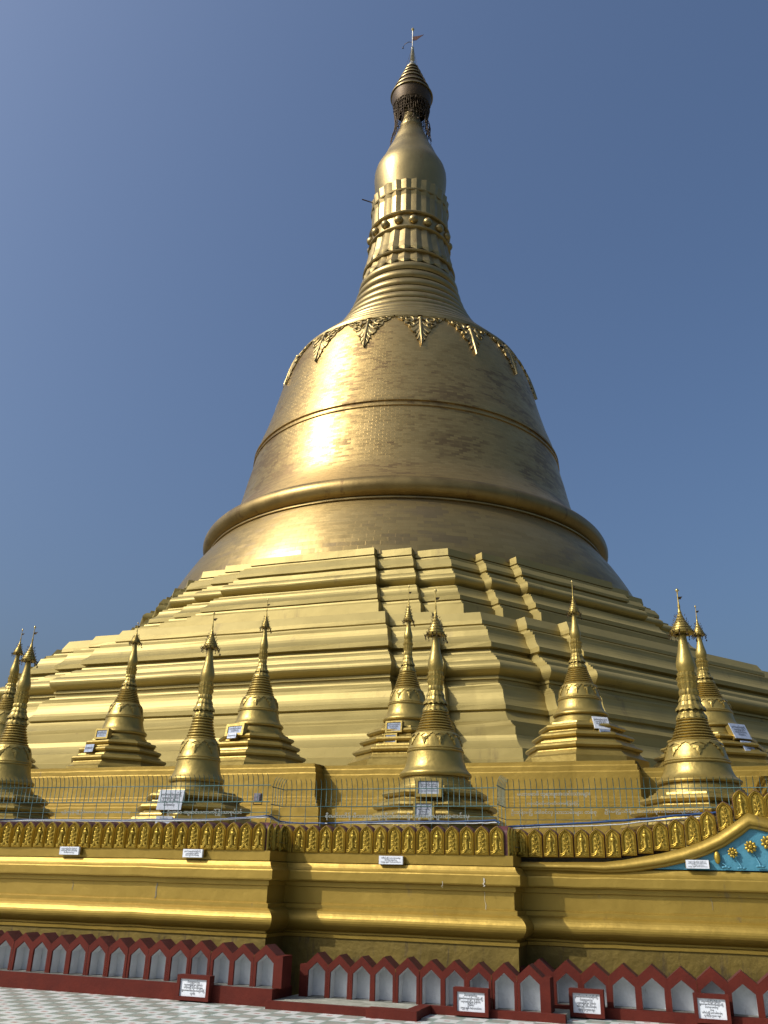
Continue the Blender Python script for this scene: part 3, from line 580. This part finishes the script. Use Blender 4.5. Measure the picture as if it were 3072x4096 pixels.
# petal meshes
def ogive(hw,h,s=.55,n=6):
    # pointed arch outline, base at y=0, centre x=0
    pts=[(-hw,0),(hw,0)]; ys=h*s
    def X(t): return hw*(1-t**2.1)
    for i in range(n+1): t=i/n; pts.append((X(t),ys+(h-ys)*t))
    for i in range(n-1,-1,-1): t=i/n; pts.append((-X(t),ys+(h-ys)*t))
    return pts
def petal_meshes(hw,h,kind):
    a=MB(); a.prism(ogive(hw,h,.72),lambda x,y,d:Vector((x,.20-d,y)),.20)
    p=MB(); y0=.0
    o1=ogive(hw*.965,h*.98,.72); i1=ogive(hw*.62,h*.88,.70)
    i1=[(x,max(y,.035)) for x,y in i1]
    n=len(o1)
    # rim with raised rolls
    V=[]
    for k in range(n):
        (x0,y0_),(x1,y1_)=o1[k],i1[k]
        for tt,d in ((0,.0),(.02,-.014),(.25,-.026),(.38,-.012),(.62,-.012),(.75,-.026),(1,-.014),(1.0,.0)):
            V.append((x0+(x1-x0)*tt,d,y0_+(y1_-y0_)*tt))
    p.add(V,[(k*8+j,k*8+j+1,((k+1)%n)*8+j+1,((k+1)%n)*8+j) for k in range(n) for j in range(7)],True)
    p.add([(x,-.003,y) for x,y in i1],[tuple(range(n))])
    # bead line on the rim
    for k in range(2,n):
        (xa,ya),(xb,yb)=o1[k],o1[(k+1)%n]
        if k==n-1: xb,yb=o1[0]
        (xc,yc),(xd,yd)=i1[k],i1[(k+1)%n]
        L0=math.hypot(xb-xa,yb-ya); m=max(1,int(L0/.018))
        for j in range(m):
            t=j/m; x=((xa+xc)/2)*(1-t)+((xb+xd)/2)*t; y=((ya+yc)/2)*(1-t)+((yb+yd)/2)*t
            if y>.05: p.blob((x,-.014,y),.0052,5,3)
    # crescent rolls at the foot
    for off,rr in ((0,.010),(-.022,.008)):
        for sg in(-1,1):
            p.tube([(sg*hw*.88,-.012,.055+off),(sg*hw*.55,-.02,.05+off),(sg*hw*.25,-.022,.07+off),(0.0,-.02,.115+off)],[rr*.8,rr,rr,rr*.6],5)
    if kind=='figure':      # a standing worshipper in relief with a pointed crown
        p.blob((.0,-.02,h*.70),.024,8,5,(1,.9,1.1)); p.tube([(0,-.02,h*.74),(0,-.016,h*.84)],[.014,.002],6)
        p.blob((.0,-.018,h*.60),.034,8,5,(1.15,.6,.9)); 
        p.tube([(.0,-.016,h*.58),(-.004,-.022,h*.45),(.004,-.018,h*.30),(.0,-.02,h*.18)],[.024,.020,.026,.03],7)
        for sg in(-1,1): p.tube([(sg*.032,-.018,h*.62),(sg*.046,-.02,h*.54),(sg*.012,-.04,h*.55)],.009,5)
        for k in range(9):
            sg=-1 if k%2 else 1; p.blob((sg*(.045+.006*(k%3)),-.008,h*(.16+.03*k)),.010+.003*(k%3),5,3,(1,.8,1.3))
    else:                   # scrolling foliage
        rnd=random.Random(5)
        for k in range(8):
            sg=-1 if k%2 else 1; y=h*(.20+.075*k); wd=.045*(1 if k<6 else .6)
            p.tube([(0,-.010,y-.02),(sg*wd*.7,-.02,y),(sg*wd,-.018,y+.022),(sg*wd*.55,-.022,y+.032)],[.007,.009,.010,.004],5)
            p.blob((sg*wd*.5,-.014,y+.012),.012,6,4,(1,.9,.9)); 
        p.tube([(0,-.01,h*.14),(.01,-.014,h*.4),(-.01,-.014,h*.65),(.012,-.02,h*.80),(-.02,-.02,h*.85)],[.008,.009,.01,.012,.004],6)
    return a,p
HWP,HP=.1155,.43
PB={}
for kd in('figure','foliage'):
    a,p=petal_meshes(HWP,HP,kd); PB[kd]=(a,p)
proto={}
def petal(u,D,z,kd,rot=0,parent=w1,h=1):
    global proto
    if kd not in proto:
        a,p=PB[kd]; oa=a.build('lotus_petal',MAROON,parent); ob=p.build('relief_panel',G_PET,oa,auto=50); proto[kd]=(oa,ob); new=(oa,ob)
    else:
        oa=proto[kd][0].copy(); COL.objects.link(oa); ob=proto[kd][1].copy(); COL.objects.link(ob); ob.parent=oa
    oa.parent=parent; oa.location=rel(u,D,z); oa.rotation_euler=(0,0,rot); oa.scale=(1,1,h)
PITCH=.2355
u=-6.67; k=0; i=0
while u>-14.2: petal(u,DL+.0,2.06,'figure' if i%2==0 else 'foliage'); u-=PITCH; i+=1
for j in range(3): petal(UL-.08,DL+.13+j*.235,2.06,'figure' if j else 'foliage',PI/2)
u=-2.96; i=0
while u>-6.5: petal(u,DM,2.06,'figure' if i%2==0 else 'foliage'); u-=PITCH; i+=1
for j in range(3): petal(UM-.08,DM+.13+j*.235,2.06,'figure' if j else 'foliage',PI/2)
# right part: petals climb over the curved gable
cr=(2000,2950,.6462)
tips=[(122,563),(210,562),(305,560),(400,560),(497,560),(592,560),(690,558),(788,546),(888,532),(985,515),(1082,500),(1182,478),(1278,448),(1380,392),(1480,318),(1578,320),(1672,330),(1770,350)]
TP=[px(cr[0]+x*cr[2],cr[1]+y*cr[2],DR) for x,y in tips]
while TP[-1][0]<4.2: TP.append((TP[-1][0]+.2355,max(TP[-1][1]-.012,2.62)))
for i,(uu,zz_) in enumerate(TP): petal(uu,DR+.05,zz_-HP,'figure' if i%2==0 else 'foliage')
# gable: rounded gold moulding over a turquoise field
c2=(2000,2950,.6462)
top=[(110,775),(300,778),(500,778),(640,780),(760,768),(860,752),(1000,728),(1120,700),(1250,655),(1350,608),(1450,540),(1535,478),(1600,496),(1700,520),(1850,560),(2100,600),(2600,640),(3300,700)]
G=[px(c2[0]+x*c2[2],c2[1]+y*c2[2],DR-.1) for x,y in top]
gab=w1
mb=MB(); V=[]; sec=[(-.02,.0),(.03,-.045),(.055,-.06),(.085,-.055),(.10,-.02),(.115,-.02),(.13,.0),(.13,.1)]
for i,(uu,z_) in enumerate(G):
    a=G[max(i-1,0)]; b=G[min(i+1,len(G)-1)]; dx,dz=b[0]-a[0],b[1]-a[1]; l=math.hypot(dx,dz); nx,nz=dz/l,-dx/l
    sc_=.8+.5*min(1,max(0,(uu+2.0)/1.2))
    if i==11: nx,nz=.0,-1.15
    for s_,d in [(-.02,.12)]+sec: V.append(rel(uu+nx*s_*sc_,DR-.06+d*1.1,z_+nz*s_*sc_))
m_=len(sec)+1
mb.add(V,[(i*m_+j,i*m_+j+1,(i+1)*m_+j+1,(i+1)*m_+j) for i in range(len(G)-1) for j in range(m_-1)],True)
mb.build('gable_moulding',G_LOW,w1,auto=60)
mb=MB(); q=[(G[3][0],1.925)]+[(uu,z_-.04) for uu,z_ in G[3:]]+[(G[-1][0],1.925)]
mb.prism(q[::-1],lambda x,y,h:Vector(rel(x,DR+.06-h,y)),.09)
mb.build('gable_panel',BLUE,w1)
mb=MB(); q=[(UM+.02,1.92),(G[0][0],G[0][1]-.02)]+[(uu,z_+.02) for uu,z_ in G]+[(G[-1][0],1.92)]
mb.prism(q[::-1],lambda x,y,h:Vector(rel(x,DR+.30-h,y)),.22); mb.build('gable_backing',MAROON,w1)
# flowers on the gable: bud, then three opening lotus flowers
c3=(2500,3050,.3448)
def flower(x,y,r,bx,by,bud=False):
    uu,z_=px(c3[0]+x*c3[2],c3[1]+y*c3[2],DR-.03); ub,zb=px(c3[0]+bx*c3[2],c3[1]+by*c3[2],DR-.03)
    D0=DR-.075
    mb=MB()
    if bud:
        mb.blob(rel(uu,D0,z_),r,10,7,(.75,.5,1.5)); 
        o=mb.build('flower_bud',G_PET,w1); 
    else:
        for k in range(9):
            a=TAU*k/9; e=Vector((math.cos(a),0,math.sin(a))); f=Vector((-math.sin(a),0,math.cos(a)))
            mb.blob(Vector(rel(uu,D0,z_))+e*r*.68,r*.36,7,5,(1,.75,.45),ex=e,ey=f,ez=Vector((0,1,0)))
        mb.blob(rel(uu,D0-.02,z_),r*.38,10,6,(1,.7,1)); 
        for k in range(7): mb.blob(Vector(rel(uu,D0-.045,z_))+Vector((math.cos(TAU*k/7),0,math.sin(TAU*k/7)))*r*.17,r*.09,5,3)
        o=mb.build('flower',G_PET,w1)
    s=MB(); s.tube([rel(uu+.01,D0+.02,z_-r*.8),rel((uu+ub)/2,D0+.02,(z_+zb)/2-.005),rel(ub,D0+.02,zb+.02)],.009,6)
    s.build('stem',BLUE,w1)
    s=MB()
    for k in(-1,0,1): s.blob(rel(ub+k*.035,D0,zb-.005*abs(k)),.026,7,5,(1.3,.7,.7))
    s.build('root_leaf',BLUE,w1)
flower(1070,1105,.060,1175,1215,True); flower(1250,1048,.074,1350,1225); flower(1455,980,.088,1570,1205); flower(1655,930,.100,1760,1200)
flower(1850,880,.09,1950,1190)

# ------------------------------------------------------------------ plaques on the lower wall
def wall_plaque(label,x0,y0,x1,y1,D,lines,board=MARBLE,shadow=.05):
    ua,za=px(x0,y0,D); ub,zb=px(x1,y1,D); wd=ub-ua; ht=abs(za-zb)
    t=wallempty('wall_plaque',label,'plaque',(ua+ub)/2,D,(za+zb)/2,'small white marble plaques on the golden wall')
    b=MB(); b.box((0,.02,0),wd,.04,ht); b.build('board',board,t)
    b=MB(); b.box((0,.065,0),wd*1.05,.05,ht*.96); b.build('mount',G_LOW,t)
    lettering(lines,wd*.84,ht*.78,t,INK,(0,-.002,0))
wall_plaque('small white marble plaque on the golden ledge, nearest the left edge of the photo',241,3386,312,3419,DL-.10,TX[1:4])
wall_plaque('small white marble plaque on the golden ledge just left of the first corner',733,3396,807,3430,DL-.10,TX[0:3])
wall_plaque('small white marble plaque on the golden ledge of the middle wall section',1516,3423,1610,3458,DM-.10,TX[2:5])
wall_plaque('small weathered plaque standing against the turquoise gable panel',2742,3439,2838,3475,DR-.12,TX[1:5])

# ------------------------------------------------------------------ rows of lamp niches with red frames
def niche_row(label,Dn,u0,u1,pitch,n,zb,zpk,zval,zap,zsp,ohw,kerbs,endw=.10):
    t=wallempty('niche_row',label,'niche row',(u0+u1)/2,Dn,0,'rows of red framed lamp niches at the foot of the wall')
    cu=(u0+u1)/2
    fr0=None
    m=MB(); hw=pitch/2
    # front frame sheet as quads between outer gable outline and opening outline, with thickness and depth
    outer=[(-hw,zb),(-hw,zval),(0,zpk),(hw,zval),(hw,zb)]; inner=[(-ohw,zb),(-ohw,zsp),(0,zap),(ohw,zsp),(ohw,zb)]
    FV=[(x,0,z) for x,z in outer]+[(x,0,z) for x,z in inner]
    m.add(FV,[(0,5,6,1),(1,6,7,2),(2,7,8,3),(3,8,9,4)])
    for a,b in zip(inner[:-1],inner[1:]):
        m.add([(a[0],0,a[1]),(b[0],0,b[1]),(b[0],.035,b[1]),(a[0],.035,a[1])],[(0,1,2,3)])
    for a,b in zip(outer[1:-2],outer[2:-1]):
        m.add([(a[0],0,a[1]),(b[0],0,b[1]),(b[0],.30,b[1]),(a[0],.30,a[1])],[(3,2,1,0)])
    li=MB()
    back=[(x*1.02,.22,z) for x,z in inner]; fr=[(x*1.02,.035,z+.001) for x,z in inner]
    li.add(fr+back,[(0,1,6,5),(1,2,7,6),(2,3,8,7),(3,4,9,8),(5,6,7,8,9)])
    fl=MB(); fl.add([(-ohw,-.0,zb+.004),(ohw,-.0,zb+.004),(ohw,.22,zb+.004),(-ohw,.22,zb+.004)],[(0,1,2,3)])
    fo=m.build('niche_frame',[RED,MAROON],t); lo=li.build('niche_lining',WHITE,fo); go=fl.build('niche_floor',SOOT,fo)
    for p in fo.data.polygons:
        if p.index>=8: p.material_index=1
    for i in range(n):
        x=u1-i*pitch-cu
        if i==0: fo.location=(x,0,0); continue
        c=fo.copy(); COL.objects.link(c); c.location=(x+random.uniform(-.006,.006),random.uniform(-.006,.004),0); c.scale=(1,1,1+random.uniform(-.02,.02)); c.rotation_euler=(0,random.uniform(-.008,.008),random.uniform(-.012,.012))
        for ch in(lo,go):
            d=ch.copy(); COL.objects.link(d); d.parent=c
    for sx,xx in((1,u1+pitch/2),(-1,u1-(n-1)*pitch-pitch/2)):
        e=MB(); e.box((xx-cu+sx*endw/2,.16,(zb+zval)/2),endw,.32,zval-zb-.0)
        e.build('end_pier',RED,t)
    for (nm,ku0,ku1,D0,D1,z0,z1,mt) in kerbs:
        b=MB(); b.box(((ku0+ku1)/2-cu,(D0+D1)/2-Dn,(z0+z1)/2),ku1-ku0,D1-D0,z1-z0); b.build(nm,mt,t)
    return t
niche_row('long row of red framed white niches on the tall kerb at the lower left',12.72,-15,-6.13,.3555,26,.223,.770,.633,.650,.535,.135,
  [('kerb',-18,-5.93,12.6,13.27,0,.219,RED),('ledge_top',-18,-5.97,12.66,13.25,.2195,.2225,SOOT)])
niche_row('row of ten red framed white niches behind the stepped low kerb in the middle',13.25,-6,-2.41,.3475,10,.085,.655,.507,.535,.42,.135,
  [('kerb',-5.929,-4.42,12.40,12.52,0,.098,RED),('ledge_top',-5.925,-3.93,12.52,13.9,0,.086,CEMENT),('step_block',-4.42,-3.72,12.30,12.52,0,.112,RED),('side_kerb',-3.93,-3.76,12.522,13.10,0,.105,RED),('kerb',-3.93,-1.93,13.102,13.22,0,.098,RED),('ledge_top',-3.925,-1.95,13.22,13.9,0,.084,CEMENT)])
niche_row('row of wider red framed white niches at the lower right beneath the gable',13.95,-2,.0+4*.388-.07,.388,13,.13,.68,.52,.52,.40,.15,
  [('kerb',-2.6,3,13.86,14.5,0,.128,RED)],endw=.12)
# kerb plaques
def kerb_plaque(label,x0,y0,x1,y1,D,lines,fw=.05,group='red framed donor plaques standing on the kerb'):
    ua,za=px(x0,y0,D); ub,zb=px(x1,y1,D); zb=max(zb,.0) ; wd=ub-ua; ht=za-zb
    t=wallempty('donor_plaque',label,'plaque',(ua+ub)/2,D,(za+zb)/2,group)
    b=MB()
    for sx in(-1,1): b.box((sx*(wd/2-fw/2),.06,0),fw,.14,ht)
    for sz in(-1,1): b.box((0,.06,sz*(ht/2-fw/2)),wd-2*fw,.14,fw)
    b.build('frame',RED,t)
    b=MB(); b.box((0,.06,0),wd-2*fw,.09,ht-2*fw); b.build('board',MARBLE,t)
    lettering(lines,(wd-2*fw)*.86,(ht-2*fw)*.86,t,INK,(0,.012,0))
kerb_plaque('square red framed donor plaque in front of the long left niche row',712,3897,832,4008,12.50,[TX[3],TX[1],TX[2],TX[0],TX[6][:8]])
kerb_plaque('red framed donor plaque in front of the middle niche row',1813,3948,1955,4070,13.02,[TX[3],TX[0],TX[1],'ဦးစိုးဝင်း',TX[4]])
kerb_plaque('red framed donor plaque at the corner where the right niche row begins',2274,3953,2420,4076,13.70,[TX[0],TX[3],TX[1],TX[2],TX[6]])
kerb_plaque('red framed donor plaque farthest right, in front of the right niche row',2770,3973,2928,4100,13.75,[TX[1],TX[0],TX[3],'သာဓု',TX[2],TX[6]])

# ------------------------------------------------------------------ iron railings
def railing(label,path,zt,zm,zl,pitch,ztip,deck,every=3,ulo=None):
    cu,cD=path[len(path)//2]; t=wallempty('iron_railing',label,'railing',cu,cD,deck,'teal iron railings behind the lotus petals')
    def loc(u,D,z): return Vector((u-cu,D-cD,z-deck))
    for z,rr in((zt,.008),(zm,.008),(zl,.006)):
        m=MB(); m.tube([loc(u,D,z) for u,D in path],rr,5); m.build('rail',IRON,t)
    long_=MB(); r=.0063; hk=[(0,ztip-.16),(.012,ztip-.10),(.035,ztip-.04),(.075,ztip)]
    def bar(z0): 
        m=MB(); m.tube([(0,0,z0-deck)]+[(0,-y,z-deck) for y,z in hk],[r]*4+[r*.5],5); return m
    A=bar(zm).build('bar',IRON,t); B=bar(deck).build('bar',IRON,t)
    first={0:True,1:True}; cnt=0; total=0
    for (a,b) in zip(path[:-1],path[1:]):
        d=Vector((b[0]-a[0],b[1]-a[1])); L=d.length; rot=math.atan2(d.y,d.x); n=max(1,int(L/pitch)); 
        for i in range(n):
            q=(i+.5)/n; u=a[0]+d.x*q; D=a[1]+d.y*q; lo=(cnt%every==0); src=B if lo else A
            if first[lo]: o=src; first[lo]=False
            else: o=src.copy(); COL.objects.link(o)
            o.location=(u-cu,D-cD,0); o.rotation_euler=(0,0,rot); cnt+=1
    return t,loc
k_=lambda x,y: px(x,y,1.0)[0]
DRL=14.15; uLr=k_(1083,3150)*DRL; DRM=uLr/k_(1138,3160) ; uMr=k_(1985,3170)*DRM; DRR=uMr/k_(2022,3175)
zL=px(600,3146,DRL)[1]; zLm=px(600,3209,DRL)[1]; zLl=px(600,3250,DRL)[1]; zLt=px(600,3103,DRL)[1]
zM=px(1500,3156,DRM)[1]; zMm=px(1500,3226,DRM)[1]; zMl=px(1300,3267,DRM)[1]; zMt=px(1500,3114,DRM)[1]
zR=px(2300,3157,DRR)[1]; zRm=px(2300,3231,DRR)[1]; zRl=px(2200,3280,DRR)[1]; zRt=px(2300,3115,DRR)[1]
r1,l1=railing('teal iron railing with hooked bar tips along the left wall section',[(-13.4,DRL),(uLr,DRL)],zL,zLm,zLl,.0955,zLt,2.2)
r2,l2=railing('teal iron railing along the middle wall section, with its return at the left corner',[(uLr,DRL+.05),(uLr,DRM),(uMr,DRM)],zM,zMm,zMl,.0955,zMt,2.2)
r3,l3=railing('teal iron railing along the right wall section, ending behind the gable',[(uMr,DRM+.05),(uMr,DRR),(2.6,DRR)],zR,zRm,zRl,.0975,zRt,2.2)
def rail_text(line,x0,y0,x1,y1,D,t,loc):
    ua,za=px(x0,y0,D); ub,zb=px(x1,y1,D); V,F=text_mesh([line],ub-ua,abs(za-zb)); m=MB(); m.add(V,F)
    o=m.build('lettering',STEEL,t); o.location=loc((ua+ub)/2,D,(za+zb)/2)
rail_text('ရန်ကုန်မြို့ သံဃာတော်များကောင်းမှု',245,3240,521,3258,DRL-.03,r1,l1)
rail_text('ဦးတေဇ ကျောင်းဒကာကြီးဦးသာဓုပ်ဒင်',670,3236,967,3264,DRL-.03,r1,l1)
rail_text('စိုးမင်းထိန် မိသားစု ကုသိုလ်အကျိုး ဆွေမျိုးများကောင်းမှု',1301,3250,1878,3282,DRM-.03,r2,l2)
rail_text('မဟာဗောဓိ ဘုရားဖူးအသင်းသားများ',2069,3164,2362,3190,DRR-.03,r3,l3)
rail_text('ကုသိုလ်တော်အဖြာဖြာ',2108,3205,2315,3224,DRR-.03,r3,l3)
rail_text('ဦးဘုန်းမြင့် ဒေါ်ခင်လှ သားသမီးများ တစ်စု',2045,3237,2387,3264,DRR-.03,r3,l3)
rail_text('ဦးမြင့်သိန်း မိသားစုကောင်းမှုတော်',2418,3236,2800,3258,DRR-.03,r3,l3)
# hoses lying along the top of the wall
def hose(label,pts,r,mat,cat='hose'):
    P=[W(px(x,y,D)[0],D,px(x,y,D)[1]) for x,y,D in pts]; c=P[0].copy(); m=MB(); 
    Q=[]
    for a,b in zip(P[:-1],P[1:]):
        for j in range(4): Q.append(a.lerp(b,j/4)-c+Vector((0,0,random.uniform(-.006,.006))))
    Q.append(P[-1]-c)
    m.tube(Q,r,6); o=m.build(cat,mat); o.location=c; o['label']=label; o['category']=cat
a_=DRL-.06; b_=DRM-.06; c__=DRR-.06
hose('dark blue hose lying along the foot of the left railing',[(0,3278,a_),(500,3280,a_),(900,3277,a_),(1000,3268,a_),(1078,3262,a_),(1120,3287,b_),(1200,3292,b_),(1300,3294,b_)],.014,HOSE)
hose('dark blue hose lying along the middle railing up to the second corner',[(1310,3292,b_),(1450,3289,b_),(1600,3286,b_),(1800,3287,b_),(1980,3282,b_),(2000,3292,b_)],.016,HOSE)
hose('dark blue hose rising along the right railing towards the gable',[(2030,3308,c__),(2200,3300,c__),(2400,3288,c__),(2600,3274,c__),(2800,3254,c__),(2900,3248,c__)],.020,HOSE)
hose('pale grey pipe running beside the hose along the left and middle railings',[(0,3284,a_),(400,3285,a_),(800,3283,a_),(1000,3273,a_),(1075,3268,a_),(1125,3292,b_),(1500,3295,b_),(1900,3294,b_),(1990,3290,b_)],.010,PIPE,'pipe')
hose('pale grey pipe running beside the hose behind the right railing',[(2030,3314,c__),(2200,3308,c__),(2450,3300,c__),(2600,3284,c__),(2850,3262,c__)],.010,PIPE,'pipe')
# spotlight on the ledge of the upper wall
ul,zl_=px(1040,3188,19.55)
t=wallempty('spotlight','small dark floodlight on the step of the plain golden wall, left of the notch','lamp',ul,19.45,3.28)
m=MB(); m.box((0,0,.16),.17,.10,.20); m.box((0,-.055,.16),.13,.02,.15); m.build('housing',paint('grey_cast_metal',(.10,.09,.12),(.2,.19,.22),.5,.5,20,.2),t)
m=MB(); m.tube([(-.11,0,0.01),(-.11,0,.2),(-.09,0,.2)],.01,5); m.tube([(.11,0,.01),(.11,0,.2),(.09,0,.2)],.01,5); m.tube([(-.11,0,.01),(.11,0,.01)],.012,5); m.build('bracket',BRONZE,t)

# cracks and drips on the lower wall
def mark(name,x,y0,y1,D,wd,mat,seed):
    rn=random.Random(seed); u0,z0=px(x,y0,D); u1,z1=px(x,y1,D); m=MB(); pts=[]
    for j in range(9): pts.append(rel(u0+rn.uniform(-.012,.012),D,z0+(z1-z0)*j/8))
    V=[]; n=len(pts)
    for i,p in enumerate(pts):
        w_=wd*(.5+rn.random()*.8)
        for sx in(-1,1): V.append((p[0]+sx*w_,p[1],p[2]))
    m.add(V,[(2*i,2*i+1,2*i+3,2*i+2) for i in range(n-1)]); m.build(name,mat,w1)
CRK=paint('grey_filler',(.12,.10,.07),(.22,.20,.15),0,.8,20,0); DRP=paint('pale_drip',(.36,.32,.24),(.46,.43,.36),0,.7,20,0)
mark('crack',629,3524,3592,DL-.006,.010,CRK,1); mark('crack',296,3508,3560,DL-.006,.004,CRK,2)
mark('drip',1936,3512,3546,DM-.128,.011,DRP,3); mark('drip',1940,3556,3640,DM-.006,.003,DRP,4); mark('drip',1768,3525,3550,DM-.126,.004,DRP,5)
mark('crack',2842,3560,3640,DR-.006,.003,CRK,6)

up_,zp_=px(3040,3084,19.6)
m=MB()
for i,(w_,z0,z1) in enumerate(((0,zp_-.10,zp_),(.06,zp_-.17,zp_-.10),(.10,zp_-.30,zp_-.17),(.14,zp_-.38,zp_-.30),(.18,2.1,zp_-.38))):
    m.add([(x+8.66,y-20,z) for z in (z0,z1) for x,y in ((up_+w_,19.6+w_),(8,19.6+w_),(8,22.2),(up_+w_,22.2))],[(0,1,5,4),(3,0,4,7),(4,5,6,7),(3,2,1,0)])
m.build('stair_pier',G_LOW,w2)
